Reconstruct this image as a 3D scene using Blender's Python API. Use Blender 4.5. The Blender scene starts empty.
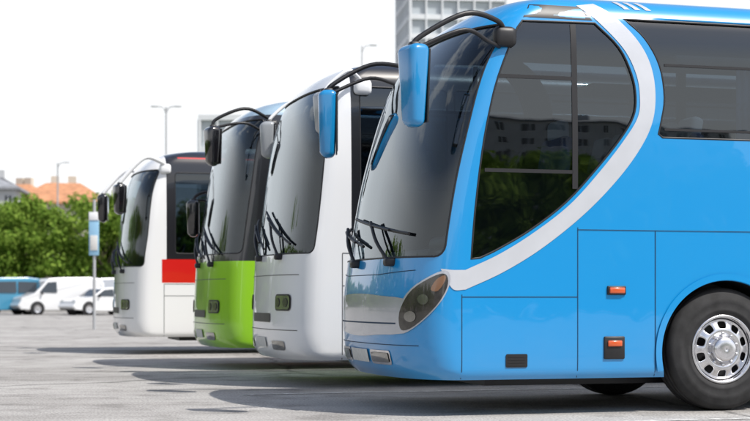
import bpy, bmesh, math, random
from mathutils import Vector, Matrix
random.seed(7)
rad = math.radians
scene = bpy.context.scene
scene.view_settings.view_transform = 'Standard'
scene.view_settings.look = 'None'
scene.view_settings.exposure = 0

# ------------------------------------------------------------------ materials
def newmat(name):
    m = bpy.data.materials.new(name); m.use_nodes = True
    return m, m.node_tree.nodes, m.node_tree.links, m.node_tree.nodes['Principled BSDF']

def simple(name, col, rough=0.5, metal=0.0, coat=0.0, var=0.0, scale=5.0, bump=0.0):
    m, n, l, b = newmat(name)
    b.inputs['Base Color'].default_value = (*col, 1)
    b.inputs['Roughness'].default_value = rough
    b.inputs['Metallic'].default_value = metal
    b.inputs['Coat Weight'].default_value = coat
    b.inputs['Coat Roughness'].default_value = 0.04
    if var > 0 or bump > 0:
        tc = n.new('ShaderNodeTexCoord'); no = n.new('ShaderNodeTexNoise')
        no.inputs['Scale'].default_value = scale; no.inputs['Detail'].default_value = 6
        l.new(tc.outputs['Object'], no.inputs['Vector'])
        if var > 0:
            r = n.new('ShaderNodeValToRGB')
            r.color_ramp.elements[0].position = 0.3; r.color_ramp.elements[1].position = 0.75
            r.color_ramp.elements[0].color = (*[c*(1-var) for c in col], 1)
            r.color_ramp.elements[1].color = (*[min(1, c*(1+var)) for c in col], 1)
            l.new(no.outputs['Fac'], r.inputs['Fac']); l.new(r.outputs['Color'], b.inputs['Base Color'])
        if bump > 0:
            bp = n.new('ShaderNodeBump'); bp.inputs['Strength'].default_value = bump
            bp.inputs['Distance'].default_value = 0.01
            l.new(no.outputs['Fac'], bp.inputs['Height']); l.new(bp.outputs['Normal'], b.inputs['Normal'])
    return m

def livery(name, base, rules, rough=0.3, dust=0.22):
    """real two-tone paint: rules = (colour, zmin, zmax, umin, umax) in the bus's own metres"""
    m, n, l, b = newmat(name)
    tc = n.new('ShaderNodeTexCoord'); sp = n.new('ShaderNodeSeparateXYZ')
    l.new(tc.outputs['Object'], sp.inputs[0])
    no = n.new('ShaderNodeTexNoise'); no.inputs['Scale'].default_value = 2.5; no.inputs['Detail'].default_value = 8
    l.new(tc.outputs['Object'], no.inputs['Vector'])
    mr = n.new('ShaderNodeMapRange'); mr.inputs['From Min'].default_value = 0.3; mr.inputs['From Max'].default_value = 0.9
    mr.inputs['To Min'].default_value = dust; mr.inputs['To Max'].default_value = 0.0
    l.new(sp.outputs['Z'], mr.inputs['Value'])
    mu = n.new('ShaderNodeMath'); mu.operation = 'MULTIPLY'
    l.new(mr.outputs[0], mu.inputs[0]); l.new(no.outputs['Fac'], mu.inputs[1])
    rgb = n.new('ShaderNodeRGB'); rgb.outputs[0].default_value = (*base, 1); cur = rgb.outputs[0]
    for (c, z0, z1, u0, u1) in rules:
        fs = []
        for out, op, v in (('Z', 'GREATER_THAN', z0), ('Z', 'LESS_THAN', z1), ('X', 'GREATER_THAN', u0), ('X', 'LESS_THAN', u1)):
            g = n.new('ShaderNodeMath'); g.operation = op; g.inputs[1].default_value = v
            l.new(sp.outputs[out], g.inputs[0]); fs.append(g.outputs[0])
        p = fs[0]
        for q in fs[1:]:
            g = n.new('ShaderNodeMath'); g.operation = 'MULTIPLY'; l.new(p, g.inputs[0]); l.new(q, g.inputs[1]); p = g.outputs[0]
        mx = n.new('ShaderNodeMix'); mx.data_type = 'RGBA'
        l.new(p, mx.inputs['Factor']); l.new(cur, mx.inputs['A']); mx.inputs['B'].default_value = (*c, 1)
        cur = mx.outputs['Result']
    mx = n.new('ShaderNodeMix'); mx.data_type = 'RGBA'
    l.new(mu.outputs[0], mx.inputs['Factor']); l.new(cur, mx.inputs['A']); mx.inputs['B'].default_value = (0.28, 0.26, 0.23, 1)
    l.new(mx.outputs['Result'], b.inputs['Base Color'])
    b.inputs['Roughness'].default_value = rough
    b.inputs['Coat Weight'].default_value = 1.0; b.inputs['Coat Roughness'].default_value = 0.015
    # very slight ripple of sheet panels, seen only in the reflections
    n2 = n.new('ShaderNodeTexNoise'); n2.inputs['Scale'].default_value = 1.6; n2.inputs['Detail'].default_value = 2
    l.new(tc.outputs['Object'], n2.inputs['Vector'])
    bp = n.new('ShaderNodeBump'); bp.inputs['Strength'].default_value = 0.4; bp.inputs['Distance'].default_value = 0.010
    l.new(n2.outputs['Fac'], bp.inputs['Height']); l.new(bp.outputs['Normal'], b.inputs['Coat Normal'])
    return m

def glass(name, tint, floor=0.09, wav=0.004, power=3.5, edge=0.85):
    m = bpy.data.materials.new(name); m.use_nodes = True
    n = m.node_tree.nodes; l = m.node_tree.links; n.clear()
    o = n.new('ShaderNodeOutputMaterial'); mix = n.new('ShaderNodeMixShader')
    t = n.new('ShaderNodeBsdfTransparent'); t.inputs[0].default_value = (*tint, 1)
    g = n.new('ShaderNodeBsdfGlossy'); g.inputs['Roughness'].default_value = 0.012; g.inputs['Color'].default_value = (0.90, 0.96, 1, 1)
    lw = n.new('ShaderNodeLayerWeight'); lw.inputs['Blend'].default_value = 0.5
    p = n.new('ShaderNodeMath'); p.operation = 'POWER'; p.inputs[1].default_value = power
    a = n.new('ShaderNodeMath'); a.operation = 'MULTIPLY_ADD'; a.inputs[1].default_value = edge; a.inputs[2].default_value = floor
    l.new(lw.outputs['Facing'], p.inputs[0]); l.new(p.outputs[0], a.inputs[0]); l.new(a.outputs[0], mix.inputs[0])
    tc = n.new('ShaderNodeTexCoord'); no = n.new('ShaderNodeTexNoise'); no.inputs['Scale'].default_value = 1.3
    bp = n.new('ShaderNodeBump'); bp.inputs['Strength'].default_value = 0.6; bp.inputs['Distance'].default_value = wav
    l.new(tc.outputs['Object'], no.inputs['Vector']); l.new(no.outputs['Fac'], bp.inputs['Height']); l.new(bp.outputs['Normal'], g.inputs['Normal'])
    l.new(t.outputs[0], mix.inputs[1]); l.new(g.outputs[0], mix.inputs[2]); l.new(mix.outputs[0], o.inputs[0])
    return m

M_dark = simple('black_trim', (0.012, 0.012, 0.014), 0.45)
M_gloss = simple('black_gloss', (0.008, 0.008, 0.010), 0.12, coat=1)
M_rubber = simple('tyre_rubber', (0.020, 0.020, 0.021), 0.8, var=0.5, scale=9, bump=0.3)
M_int = simple('interior_lining', (0.055, 0.06, 0.07), 0.8, var=0.3)
M_seat = simple('seat_fabric', (0.05, 0.09, 0.20), 0.9, var=0.3, scale=12)
M_seatw = simple('headrest_cover', (0.55, 0.55, 0.55), 0.9)
M_curt = simple('curtain_cloth', (0.10, 0.14, 0.22), 0.95, var=0.3)
M_chrome = simple('polished_alloy', (0.72, 0.72, 0.74), 0.24, 1.0, var=0.15, scale=14)
M_silver = simple('silver_paint', (0.50, 0.52, 0.57), 0.25, 0.5, 0.9, var=0.05)
M_swoosh = simple('pale_silver_paint', (0.56, 0.58, 0.62), 0.3, 0.15, 0.8, var=0.04)
M_orange = simple('orange_lens', (0.60, 0.09, 0.015), 0.2, coat=1)
M_amber = simple('amber_lens', (0.20, 0.10, 0.05), 0.2, coat=1)
M_lamp = simple('lamp_reflector', (0.6, 0.6, 0.6), 0.12, 0.9)
M_plate = simple('number_plate', (0.6, 0.6, 0.58), 0.5, var=0.1, scale=30)
M_seam = simple('panel_gap', (0.005, 0.03, 0.07), 0.7)
M_seamg = simple('panel_gap_grey', (0.10, 0.10, 0.10), 0.7)
M_mirg = simple('mirror_glass', (0.8, 0.85, 0.9), 0.02, 1.0)
M_bowl = simple('headlamp_bowl', (0.055, 0.05, 0.045), 0.2, 0.4, 1.0, var=0.6, scale=7)
M_fog = simple('fog_lens', (0.24, 0.235, 0.22), 0.12, 0.7, 1.0)
M_glass_ws = glass('windscreen_glass', (0.40, 0.47, 0.50), 0.07, 0.006, 3.2, 0.85)
M_glass_side = glass('tinted_side_glass', (0.20, 0.25, 0.29), 0.10, 0.006)

# ------------------------------------------------------------------ utilities
def link(ob, parent=None):
    scene.collection.objects.link(ob)
    if parent: ob.parent = parent
    return ob

def empty(name, loc=(0, 0, 0), rz=0):
    e = bpy.data.objects.new(name, None); e.empty_display_size = 0.3
    link(e); e.location = loc; e.rotation_euler = (0, 0, rz)
    return e

def meshob(name, verts, faces, mats, parent=None, smooth=False, midx=None, normals=None):
    me = bpy.data.meshes.new(name)
    me.from_pydata([tuple(v) for v in verts], [], faces)
    for m in (mats if isinstance(mats, (list, tuple)) else [mats]): me.materials.append(m)
    if midx: me.polygons.foreach_set('material_index', midx)
    if smooth: me.polygons.foreach_set('use_smooth', [True]*len(me.polygons))
    me.update()
    if normals: me.normals_split_custom_set_from_vertices([tuple(x) for x in normals])
    return link(bpy.data.objects.new(name, me), parent)

def bm_ob(name, bm, mats, parent=None, smooth=False):
    me = bpy.data.meshes.new(name); bm.to_mesh(me); bm.free()
    for m in (mats if isinstance(mats, (list, tuple)) else [mats]): me.materials.append(m)
    if smooth: me.polygons.foreach_set('use_smooth', [True]*len(me.polygons))
    return link(bpy.data.objects.new(name, me), parent)

def addbox(bm, c, s, bevel=0.0, seg=2, mi=0, rot=None, taper=None):
    r = bmesh.ops.create_cube(bm, size=1.0)
    vs = r['verts']
    for v in vs:
        v.co = Vector((v.co.x*s[0], v.co.y*s[1], v.co.z*s[2]))
        if taper and v.co.z < 0:
            v.co.x *= taper[0]; v.co.y *= taper[1]
    fs = set(f for v in vs for f in v.link_faces)
    if bevel > 0:
        es = set(e for v in vs for e in v.link_edges)
        rr = bmesh.ops.bevel(bm, geom=list(es), offset=bevel, segments=seg, profile=0.5, affect='EDGES')
        vs = list(set(rr['verts']) | set(v for v in vs if v.is_valid))
        fs = set(f for v in vs for f in v.link_faces)
    M = Matrix.Translation(Vector(c)) @ (rot.to_4x4() if rot else Matrix())
    for v in vs: v.co = M @ v.co
    for f in fs: f.material_index = mi

def box(name, c, s, mat, parent=None, bevel=0.0, rot=None, seg=2, taper=None):
    bm = bmesh.new(); addbox(bm, c, s, bevel, seg, 0, rot, taper)
    return bm_ob(name, bm, mat, parent, smooth=bevel > 0)

def cr(pts, n=6, closed=False):
    """Catmull-Rom resample"""
    P = [Vector(p) for p in pts]; N = len(P); out = []
    rng = N if closed else N-1
    for i in range(rng):
        p1 = P[i]; p2 = P[(i+1) % N]
        p0 = P[(i-1) % N] if (closed or i > 0) else p1*2-p2
        p3 = P[(i+2) % N] if (closed or i+2 < N) else p2*2-p1
        for k in range(n):
            t = k/n
            out.append(0.5*((2*p1)+(p2-p0)*t+(2*p0-5*p1+4*p2-p3)*t*t+(3*p1-p0-3*p2+p3)*t*t*t))
    if not closed: out.append(P[-1])
    return out

def tube(name, pts, r, mat, parent=None, smooth=4, closed=False):
    cu = bpy.data.curves.new(name, 'CURVE'); cu.dimensions = '3D'
    cu.bevel_depth = r; cu.bevel_resolution = 3; cu.use_fill_caps = True
    q = cr([Vector(p) for p in pts], smooth, closed) if smooth > 1 else [Vector(p) for p in pts]
    s = cu.splines.new('POLY'); s.points.add(len(q)-1); s.use_cyclic_u = closed
    for a, b in zip(s.points, q): a.co = (*b, 1)
    cu.materials.append(mat)
    return link(bpy.data.objects.new(name, cu), parent)

def lathe(name, prof, seg, mat, parent, loc, flip=1, smooth=True):
    """profile (r, y) about the y axis"""
    vs = []; fs = []
    for i in range(seg):
        a = 2*math.pi*i/seg
        for r, y in prof: vs.append((r*math.cos(a), y*flip, r*math.sin(a)))
    n = len(prof)
    for i in range(seg):
        j = (i+1) % seg
        for k in range(n-1): fs.append((i*n+k, i*n+k+1, j*n+k+1, j*n+k))
    ob = meshob(name, vs, fs, mat, parent, smooth); ob.location = loc
    return ob

def hermite(tab):
    xs = [t[0] for t in tab]; ys = [t[1] for t in tab]; n = len(xs)
    d = [(ys[i+1]-ys[i])/(xs[i+1]-xs[i]) for i in range(n-1)]
    m = [d[0]]+[0 if d[i-1]*d[i] <= 0 else 2*d[i-1]*d[i]/(d[i-1]+d[i]) for i in range(1, n-1)]+[d[-1]]
    def f(x):
        if x <= xs[0]: return ys[0]
        if x >= xs[-1]: return ys[-1]
        for i in range(n-1):
            if x <= xs[i+1]: break
        h = xs[i+1]-xs[i]; t = (x-xs[i])/h
        return ((2*t**3-3*t*t+1)*ys[i]+(t**3-2*t*t+t)*h*m[i]+(-2*t**3+3*t*t)*ys[i+1]+(t**3-t*t)*h*m[i+1])
    return f

# ------------------------------------------------------------------ coach body surface
class Shape:
    def __init__(s, nose, hw, D, n, L, H, inset=0.0):
        s.nt, s.ht, s.D0, s.n, s.L, s.H, s.ins = nose, hw, D, n, L, H, inset
        s.nf = hermite(nose); s.hf = hermite(hw); s.df = hermite(D)
        s.s0 = 2.3
    def q(s, z):
        return s.nf(z)+s.ins, s.hf(z)-s.ins, s.df(z)
    def rear(s, u, hw):
        e = s.L-s.ins; k = (u-(e-0.25))/0.25
        return hw if k <= 0 else hw-0.25*(1-math.sqrt(max(0, 1-min(k, 1)**2)))
    def pt(s, mode, a, z, side=-1):
        nz, hw, D = s.q(z); n = s.n; uc = nz+D
        if mode == 'T':
            if a < -2: return s.pt('T', -2-a, z, -side)
            if a <= 0:
                th = -a*math.pi/2; c = math.cos(th); sn = max(0.0, math.sin(th))
                return Vector((uc-D*sn**(2/n), side*hw*math.copysign(abs(c)**(2/n), c), z))
            u = uc+(s.s0-uc)*a/s.s0 if a < s.s0 else a
            return Vector((u, side*s.rear(u, hw), z))
        if mode == 'S':
            if a >= uc: return Vector((a, side*s.rear(a, hw), z))
            k = min(1, (uc-a)/D)
            return Vector((a, side*hw*(1-k**n)**(1/n), z))
        k = min(1, abs(a)/hw)
        return Vector((uc-D*(1-k**n)**(1/n), a, z))
    def G(s, p):
        nz, hw, D = s.q(p.z); uc = nz+D
        g = (abs(p.y)/hw)**s.n
        if p.x < uc: g += ((uc-p.x)/D)**s.n
        return g
    def nrm(s, p):
        e = 1e-3
        g = Vector([s.G(p+Vector([e if i == k else 0 for i in range(3)]))-s.G(p-Vector([e if i == k else 0 for i in range(3)])) for k in range(3)])
        return g.normalized() if g.length > 1e-9 else Vector((0, 1 if p.y > 0 else -1, 0))
    def on(s, mode, a, z, off=0.0, side=-1):
        p = s.pt(mode, a, z, side); return p+s.nrm(p)*off

def shell_mesh(sh, z0, z1, mi, mats, name):
    Ts = [sh.L-sh.ins-x for x in (0, 0.01, 0.04, 0.1, 0.17, 0.25)]
    k = Ts[-1]
    while k-0.6 > sh.s0+0.1: k -= 0.6; Ts.append(k)
    Ts += [sh.s0*(1-i/12) for i in range(13)]
    NF = 26
    Ts += [-i/NF for i in range(1, NF+1)]
    full = Ts+[-2-t for t in reversed(Ts[:-1])]
    N = len(full); zs = [z0]; z = z0
    while z < z1-1e-4:
        z += 0.03 if (z > sh.H-0.5 or z < 0.42) else 0.09
        zs.append(min(z, z1))
    if zs[-1]-zs[-2] < 0.01: zs.pop(-2)
    vs = [sh.pt('T', t, z) for z in zs for t in full]
    fs = []
    for r in range(len(zs)-1):
        for c in range(N-1):
            a = r*N+c; fs.append((a, a+1, a+N+1, a+N))
        fs.append((r*N+N-1, r*N, (r+1)*N, (r+1)*N+N-1))
    for base in (0, (len(zs)-1)*N):
        h = N//2
        for i in range(h):
            a, b, c, d = base+i, base+i+1, base+N-2-i, base+N-1-i
            fs.append((a, b, d) if b == c else (a, b, c, d))
    me = bpy.data.meshes.new(name); me.from_pydata([tuple(v) for v in vs], [], fs)
    bm = bmesh.new(); bm.from_mesh(me); bmesh.ops.recalc_face_normals(bm, faces=bm.faces)
    for f in bm.faces: f.material_index = mi
    if bm.calc_volume(signed=True) < 0: bmesh.ops.reverse_faces(bm, faces=bm.faces)
    bm.to_mesh(me); bm.free()
    for m in mats: me.materials.append(m)
    return me

def flat_bm(poly, sx, sz):
    bm = bmesh.new()
    vs = [bm.verts.new((p[0], p[1], 0)) for p in poly]
    f = bm.faces.new(vs); bmesh.ops.triangulate(bm, faces=[f])
    for ax, st in ((0, sx), (1, sz)):
        lo = min(p[ax] for p in poly); hi = max(p[ax] for p in poly)
        k = max(1, int((hi-lo)/st))
        for i in range(1, k):
            v = lo+(hi-lo)*i/k+1e-5
            no = (1, 0, 0) if ax == 0 else (0, 1, 0)
            co = (v, 0, 0) if ax == 0 else (0, v, 0)
            bmesh.ops.bisect_plane(bm, geom=bm.verts[:]+bm.edges[:]+bm.faces[:], dist=1e-6, plane_co=co, plane_no=no)
    bmesh.ops.remove_doubles(bm, verts=bm.verts, dist=1e-5)
    return bm

def patch(sh, name, poly, mode, mat, parent, off=0.004, side=-1, sx=0.06, sz=0.12):
    bm = flat_bm(poly, sx, sz); bm.verts.ensure_lookup_table()
    vs = []; ns = []
    for v in bm.verts:
        p = sh.pt(mode, v.co.x, v.co.y, side); n = sh.nrm(p); vs.append(p+n*off); ns.append(n)
    fs = [[v.index for v in f.verts] for f in bm.faces]; bm.free()
    out = []
    for f in fs:
        nn = (vs[f[1]]-vs[f[0]]).cross(vs[f[2]]-vs[f[0]])
        out.append(f if nn.dot(ns[f[0]]) > 0 else f[::-1])
    return meshob(name, vs, out, mat, parent, True, normals=ns)

def slab(sh, poly, mode, mats, side=-1, o0=-0.17, o1=0.09, sx=0.06, sz=0.12):
    bm = flat_bm(poly, sx, sz); bm.verts.ensure_lookup_table(); n = len(bm.verts)
    lo = []; hi = []
    for v in bm.verts:
        p = sh.pt(mode, v.co.x, v.co.y, side); nn = sh.nrm(p); lo.append(p+nn*o0); hi.append(p+nn*o1)
    fs = []
    for f in bm.faces:
        ix = [v.index for v in f.verts]; fs.append([i+n for i in ix]); fs.append(ix[::-1])
    for e in bm.edges:
        if len(e.link_faces) == 1:
            a, b = e.verts[0].index, e.verts[1].index; fs.append((a, b, b+n, a+n))
    bm.free()
    me = bpy.data.meshes.new('cut'); me.from_pydata([tuple(v) for v in lo+hi], [], fs)
    bm = bmesh.new(); bm.from_mesh(me); bmesh.ops.recalc_face_normals(bm, faces=bm.faces)
    for f in bm.faces: f.material_index = 1
    if bm.calc_volume(signed=True) < 0: bmesh.ops.reverse_faces(bm, faces=bm.faces)
    bm.to_mesh(me); bm.free()
    for m in mats: me.materials.append(m)
    return me

def ribbon(sh, name, pa, pb, mode, mat, parent, off=0.004, side=-1, n=8):
    A = cr(pa, n); B = cr(pb, n); vs = []; ns = []; fs = []
    K = 4
    for a, b in zip(A, B):
        for k in range(K+1):
            q = a+(b-a)*k/K; p = sh.pt(mode, q.x, q.y, side); nn = sh.nrm(p)
            vs.append(p+nn*off); ns.append(nn)
    for i in range(len(A)-1):
        for k in range(K):
            f = (i*(K+1)+k, i*(K+1)+k+1, (i+1)*(K+1)+k+1, (i+1)*(K+1)+k)
            nn = (vs[f[1]]-vs[f[0]]).cross(vs[f[2]]-vs[f[0]])
            fs.append(f if nn.dot(ns[f[0]]) > 0 else f[::-1])
    return meshob(name, vs, fs, mat, parent, True, normals=ns)

def line(sh, name, pts, w, mode, mat, parent, off=0.003, side=-1, step=0.06):
    """thin strip of constant width following a polyline on the body"""
    P = [Vector(p) for p in pts]; Q = []
    for a, b in zip(P, P[1:]):
        k = max(1, int((b-a).length/step))
        for i in range(k): Q.append(a+(b-a)*i/k)
    Q.append(P[-1]); A = []; B = []
    for i, p in enumerate(Q):
        d = (Q[min(i+1, len(Q)-1)]-Q[max(i-1, 0)]).normalized(); nn = Vector((-d.y, d.x))*w/2
        A.append(p+nn); B.append(p-nn)
    return ribbon(sh, name, A, B, mode, mat, parent, off, side, n=1)

def vol(me):
    bm = bmesh.new(); bm.from_mesh(me); v = bm.calc_volume(signed=True); bm.free(); return v

def boolean(target, cutme, name):
    cut = bpy.data.objects.new('tmp_cut', cutme); scene.collection.objects.link(cut)
    cut.parent = target.parent
    v0 = vol(target.data)
    for solver, slf in (('EXACT', False), ('EXACT', True), ('FAST', False)):
        md = target.modifiers.new('b', 'BOOLEAN'); md.operation = 'DIFFERENCE'; md.solver = solver; md.object = cut
        if solver == 'EXACT': md.use_self = slf
        bpy.context.view_layer.update()
        dg = bpy.context.evaluated_depsgraph_get()
        me = bpy.data.meshes.new_from_object(target.evaluated_get(dg))
        target.modifiers.clear()
        v1 = vol(me)
        if len(me.polygons) > 500 and 0.2*v0 < v1 < v0-1e-3:
            target.data = me; break
    bpy.data.objects.remove(cut, do_unlink=True)

def rrect(u0, u1, z0, z1, r=0.06, n=4):
    out = []
    for cx, cz, a0 in ((u1-r, z0+r, -90), (u1-r, z1-r, 0), (u0+r, z1-r, 90), (u0+r, z0+r, 180)):
        for i in range(n+1):
            a = rad(a0+90*i/n); out.append((cx+r*math.cos(a), cz+r*math.sin(a)))
    return out

# ------------------------------------------------------------------ wheel
def wheel(parent, u, side, r=0.53):
    w = bpy.data.objects.new('wheel', None); link(w, parent); w.location = (u, side*1.06, r)
    f = side
    tyre = [(0.285, 0.11), (0.30, 0.135), (0.33, 0.150), (0.345, 0.154), (0.35, 0.151), (0.40, 0.162), (0.43, 0.164), (0.437, 0.160), (0.48, 0.157), (0.505, 0.14), (0.522, 0.115),
            (0.529, 0.085), (0.516, 0.082), (0.516, 0.074), (0.53, 0.071), (0.53, 0.028), (0.516, 0.025), (0.516, 0.015), (0.53, 0.012),
            (0.53, -0.045), (0.516, -0.048), (0.516, -0.058), (0.53, -0.06), (0.525, -0.115), (0.48, -0.155), (0.3, -0.14), (0.28, -0.1)]
    lathe('tyre', tyre, 72, M_rubber, w, (0, 0, 0), f)
    lathe('rim_lip', [(0.30, 0.128), (0.298, 0.14), (0.285, 0.145), (0.272, 0.135), (0.266, 0.10), (0.262, 0.05), (0.26, -0.1)], 64, M_chrome, w, (0, 0, 0), f)
    lathe('brake_backing', [(0.262, -0.02), (0.001, -0.02)], 32, M_dark, w, (0, 0, 0), f)
    S = 40
    prof = [(0.266, 0.10), (0.255, 0.085), (0.238, 0.085), (0.205, 0.10), (0.178, 0.115), (0.16, 0.12), (0.152, 0.115), (0.12, 0.095), (0.10, 0.10), (0.096, 0.16), (0.085, 0.175), (0.05, 0.18), (0.001, 0.18)]
    vs = []; fs = []
    for i in range(S):
        a = 2*math.pi*i/S
        for rr, y in prof: vs.append((rr*math.cos(a), y*f, rr*math.sin(a)))
    n = len(prof)
    for i in range(S):
        j = (i+1) % S
        for q in range(n-1):
            if q in (2, 3) and i % 4 in (1, 2): continue
            fs.append((i*n+q, i*n+q+1, j*n+q+1, j*n+q))
    d = meshob('rim_disc', vs, fs, M_chrome, w, True)
    sd = d.modifiers.new('solid', 'SOLIDIFY'); sd.thickness = 0.02; sd.offset = -1 if side < 0 else 1
    d.modifiers.new('sub', 'SUBSURF').levels = 1; d.modifiers['sub'].render_levels = 2
    bm = bmesh.new()
    for i in range(10):
        a = 2*math.pi*(i+0.5)/10
        addbox(bm, (0.135*math.cos(a), f*0.115, 0.135*math.sin(a)), (0.026, 0.05, 0.026), 0.006, 2)
    bm_ob('wheel_nuts', bm, M_chrome, w, True)

# ------------------------------------------------------------------ mirrors, wipers
def mirror(sh, parent, side, u, z, h, w, mat, attach, armmat, two=True, out=0.16, top=0.12, thin=1.0):
    y = side*(1.25+out)
    rot = Matrix.Rotation(rad(-side*14), 3, 'Z')
    bm = bmesh.new(); addbox(bm, (0, 0, 0), (0.17, w, h), 0.06, 5, 0, None, (0.75, 0.66))
    for v in bm.verts:
        if v.co.x < 0: v.co.x -= 0.06*(1-(2*v.co.z/h)**2)
    o = bm_ob('mirror_housing', bm, mat, parent, True); o.location = (u, y, z); o.rotation_euler = rot.to_euler()
    bm = bmesh.new(); addbox(bm, (0.088, 0, 0.0), (0.008, w*0.72, h*0.80), 0.003, 1, 0, None, (1, 0.72))
    g = bm_ob('mirror_glass', bm, M_mirg, parent, False); g.location = (u, y, z); g.rotation_euler = rot.to_euler()
    bm = bmesh.new(); addbox(bm, (0.078, 0, 0.0), (0.016, w*0.84, h*0.88), 0.003, 1, 0, None, (1, 0.72))
    g = bm_ob('mirror_bezel', bm, M_dark, parent, False); g.location = (u, y, z); g.rotation_euler = rot.to_euler()
    ua, za = attach
    A = sh.on('S', ua, za, 0.0, side)
    zt = z+h/2
    p1 = [A, A+Vector((-0.12, side*0.10, 0.08)), Vector(((ua+u)/2, y, max(za, zt)+top)), Vector((u+0.04, y, zt+top*0.6)), Vector((u-0.01, y, zt-0.04))]
    tube('mirror_arm_upper', p1, 0.022*thin, armmat, parent, 6)
    if two:
        A2 = sh.on('S', ua-0.06, za-0.12, 0.0, side)
        p2 = [A2, A2+Vector((-0.12, side*0.08, 0.02)), Vector(((ua+u)/2, y, max(za, zt)-0.03)), Vector((u+0.08, y, zt+0.0)), Vector((u+0.0, y, zt-0.06))]
        tube('mirror_arm_lower', p2, 0.018*thin, armmat, parent, 6)
    box('mirror_clamp', (u, y, zt-0.01), (0.09, 0.09, 0.07), M_dark, parent, 0.02)
    b = box('mirror_mount', (0, 0, 0), (0.2, 0.11, 0.17), armmat, parent, 0.05, seg=3); b.location = A+Vector((-0.02, side*0.03, -0.04))

def wiper(sh, parent, piv, mid, b0, b1):
    f = lambda p, o: sh.on('F', p[0], p[1], o)
    tube('wiper_arm', [f(piv, 0.03), f(((piv[0]+mid[0])/2, (piv[1]+mid[1])/2), 0.06), f(mid, 0.05)], 0.015, M_dark, parent, 4)
    off = 0.05
    tube('wiper_link', [f((piv[0]+off, piv[1]-0.0), 0.03), f((mid[0]+off, mid[1]), 0.05)], 0.009, M_dark, parent, 4)
    pts = [f((b0[0]+(b1[0]-b0[0])*i/8, b0[1]+(b1[1]-b0[1])*i/8), 0.025) for i in range(9)]
    tube('wiper_blade', pts, 0.014, M_dark, parent, 2)
    pts = [f((b0[0]+(b1[0]-b0[0])*(0.2+.6*i/6), b0[1]+(b1[1]-b0[1])*(0.2+.6*i/6)), 0.05) for i in range(7)]
    tube('wiper_bridge', pts, 0.011, M_dark, parent, 2)
    box('wiper_pivot', f(piv, 0.02), (0.10, 0.10, 0.07), M_dark, parent, 0.02)

# ------------------------------------------------------------------ interior
def interior(parent, L, u_start=1.9):
    bm = bmesh.new(); u = u_start+0.6
    while u < L-1.0:
        for y in (-0.9, -0.46, 0.46, 0.9):
            addbox(bm, (u, y, 1.68), (0.44, 0.42, 0.14), 0.04, 2, 0)
            addbox(bm, (u+0.26, y, 2.05), (0.13, 0.42, 0.72), 0.05, 2, 0, Matrix.Rotation(rad(12), 3, 'Y'))
            addbox(bm, (u+0.33, y, 2.43), (0.12, 0.30, 0.24), 0.04, 2, 1, Matrix.Rotation(rad(12), 3, 'Y'))
            addbox(bm, (u, y, 1.42), (0.3, 0.1, 0.4), 0, 1, 0)
        u += 0.82
    bm_ob('seats', bm, [M_seat, M_seatw], parent, True)
    bm = bmesh.new()
    addbox(bm, (0.66, 0, 1.30), (0.42, 1.7, 0.18), 0.06, 3)
    addbox(bm, (0.76, -0.6, 1.42), (0.3, 0.6, 0.16), 0.06, 3)
    addbox(bm, (1.75, 0.5, 1.6), (0.06, 1.1, 0.8), 0.02, 2)
    bm_ob('dashboard', bm, M_dark, parent, True)
    bm = bmesh.new()
    addbox(bm, (1.4, -0.6, 1.62), (0.5, 0.5, 0.16), 0.05, 3)
    addbox(bm, (1.66, -0.6, 2.0), (0.14, 0.5, 0.75), 0.06, 3, 0, Matrix.Rotation(rad(10), 3, 'Y'))
    addbox(bm, (1.4, -0.6, 1.38), (0.3, 0.3, 0.4), 0.02, 2)
    addbox(bm, (1.72, -0.6, 2.42), (0.12, 0.28, 0.2), 0.05, 3, 1)
    bm_ob('driver_seat', bm, [M_seat, M_seatw], parent, True)
    bm = bmesh.new()
    for s in (-1, 1): addbox(bm, (L/2+0.9, s*0.88, 3.02), (L-3.4, 0.42, 0.10), 0.03, 2)
    bm_ob('luggage_racks', bm, M_int, parent, True)
    vs = []; fs = []
    u = 3.2
    while u < L-1:
        for s in (-1, 1):
            k = len(vs)
            for i in range(13):
                for z in (2.3, 3.0): vs.append((u+i*0.022, s*(1.06+0.018*math.sin(i*2.1)), z))
            for i in range(12): fs.append((k+2*i, k+2*i+1, k+2*i+3, k+2*i+2))
        u += 1.55
    meshob('curtains', vs, fs, M_curt, parent, True)
    C = Vector((1.0, -0.6, 1.68)); R = 0.24; pts = []
    for i in range(24):
        a = 2*math.pi*i/24; pts.append(C+Vector((math.sin(a)*R*0.45, math.cos(a)*R, math.sin(a)*R*0.89)))
    tube('steering_wheel', pts, 0.017, M_dark, parent, 1, True)
    tube('steering_column', [C, C+Vector((-0.2, 0, -0.3))], 0.04, M_dark, parent, 1)

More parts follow.
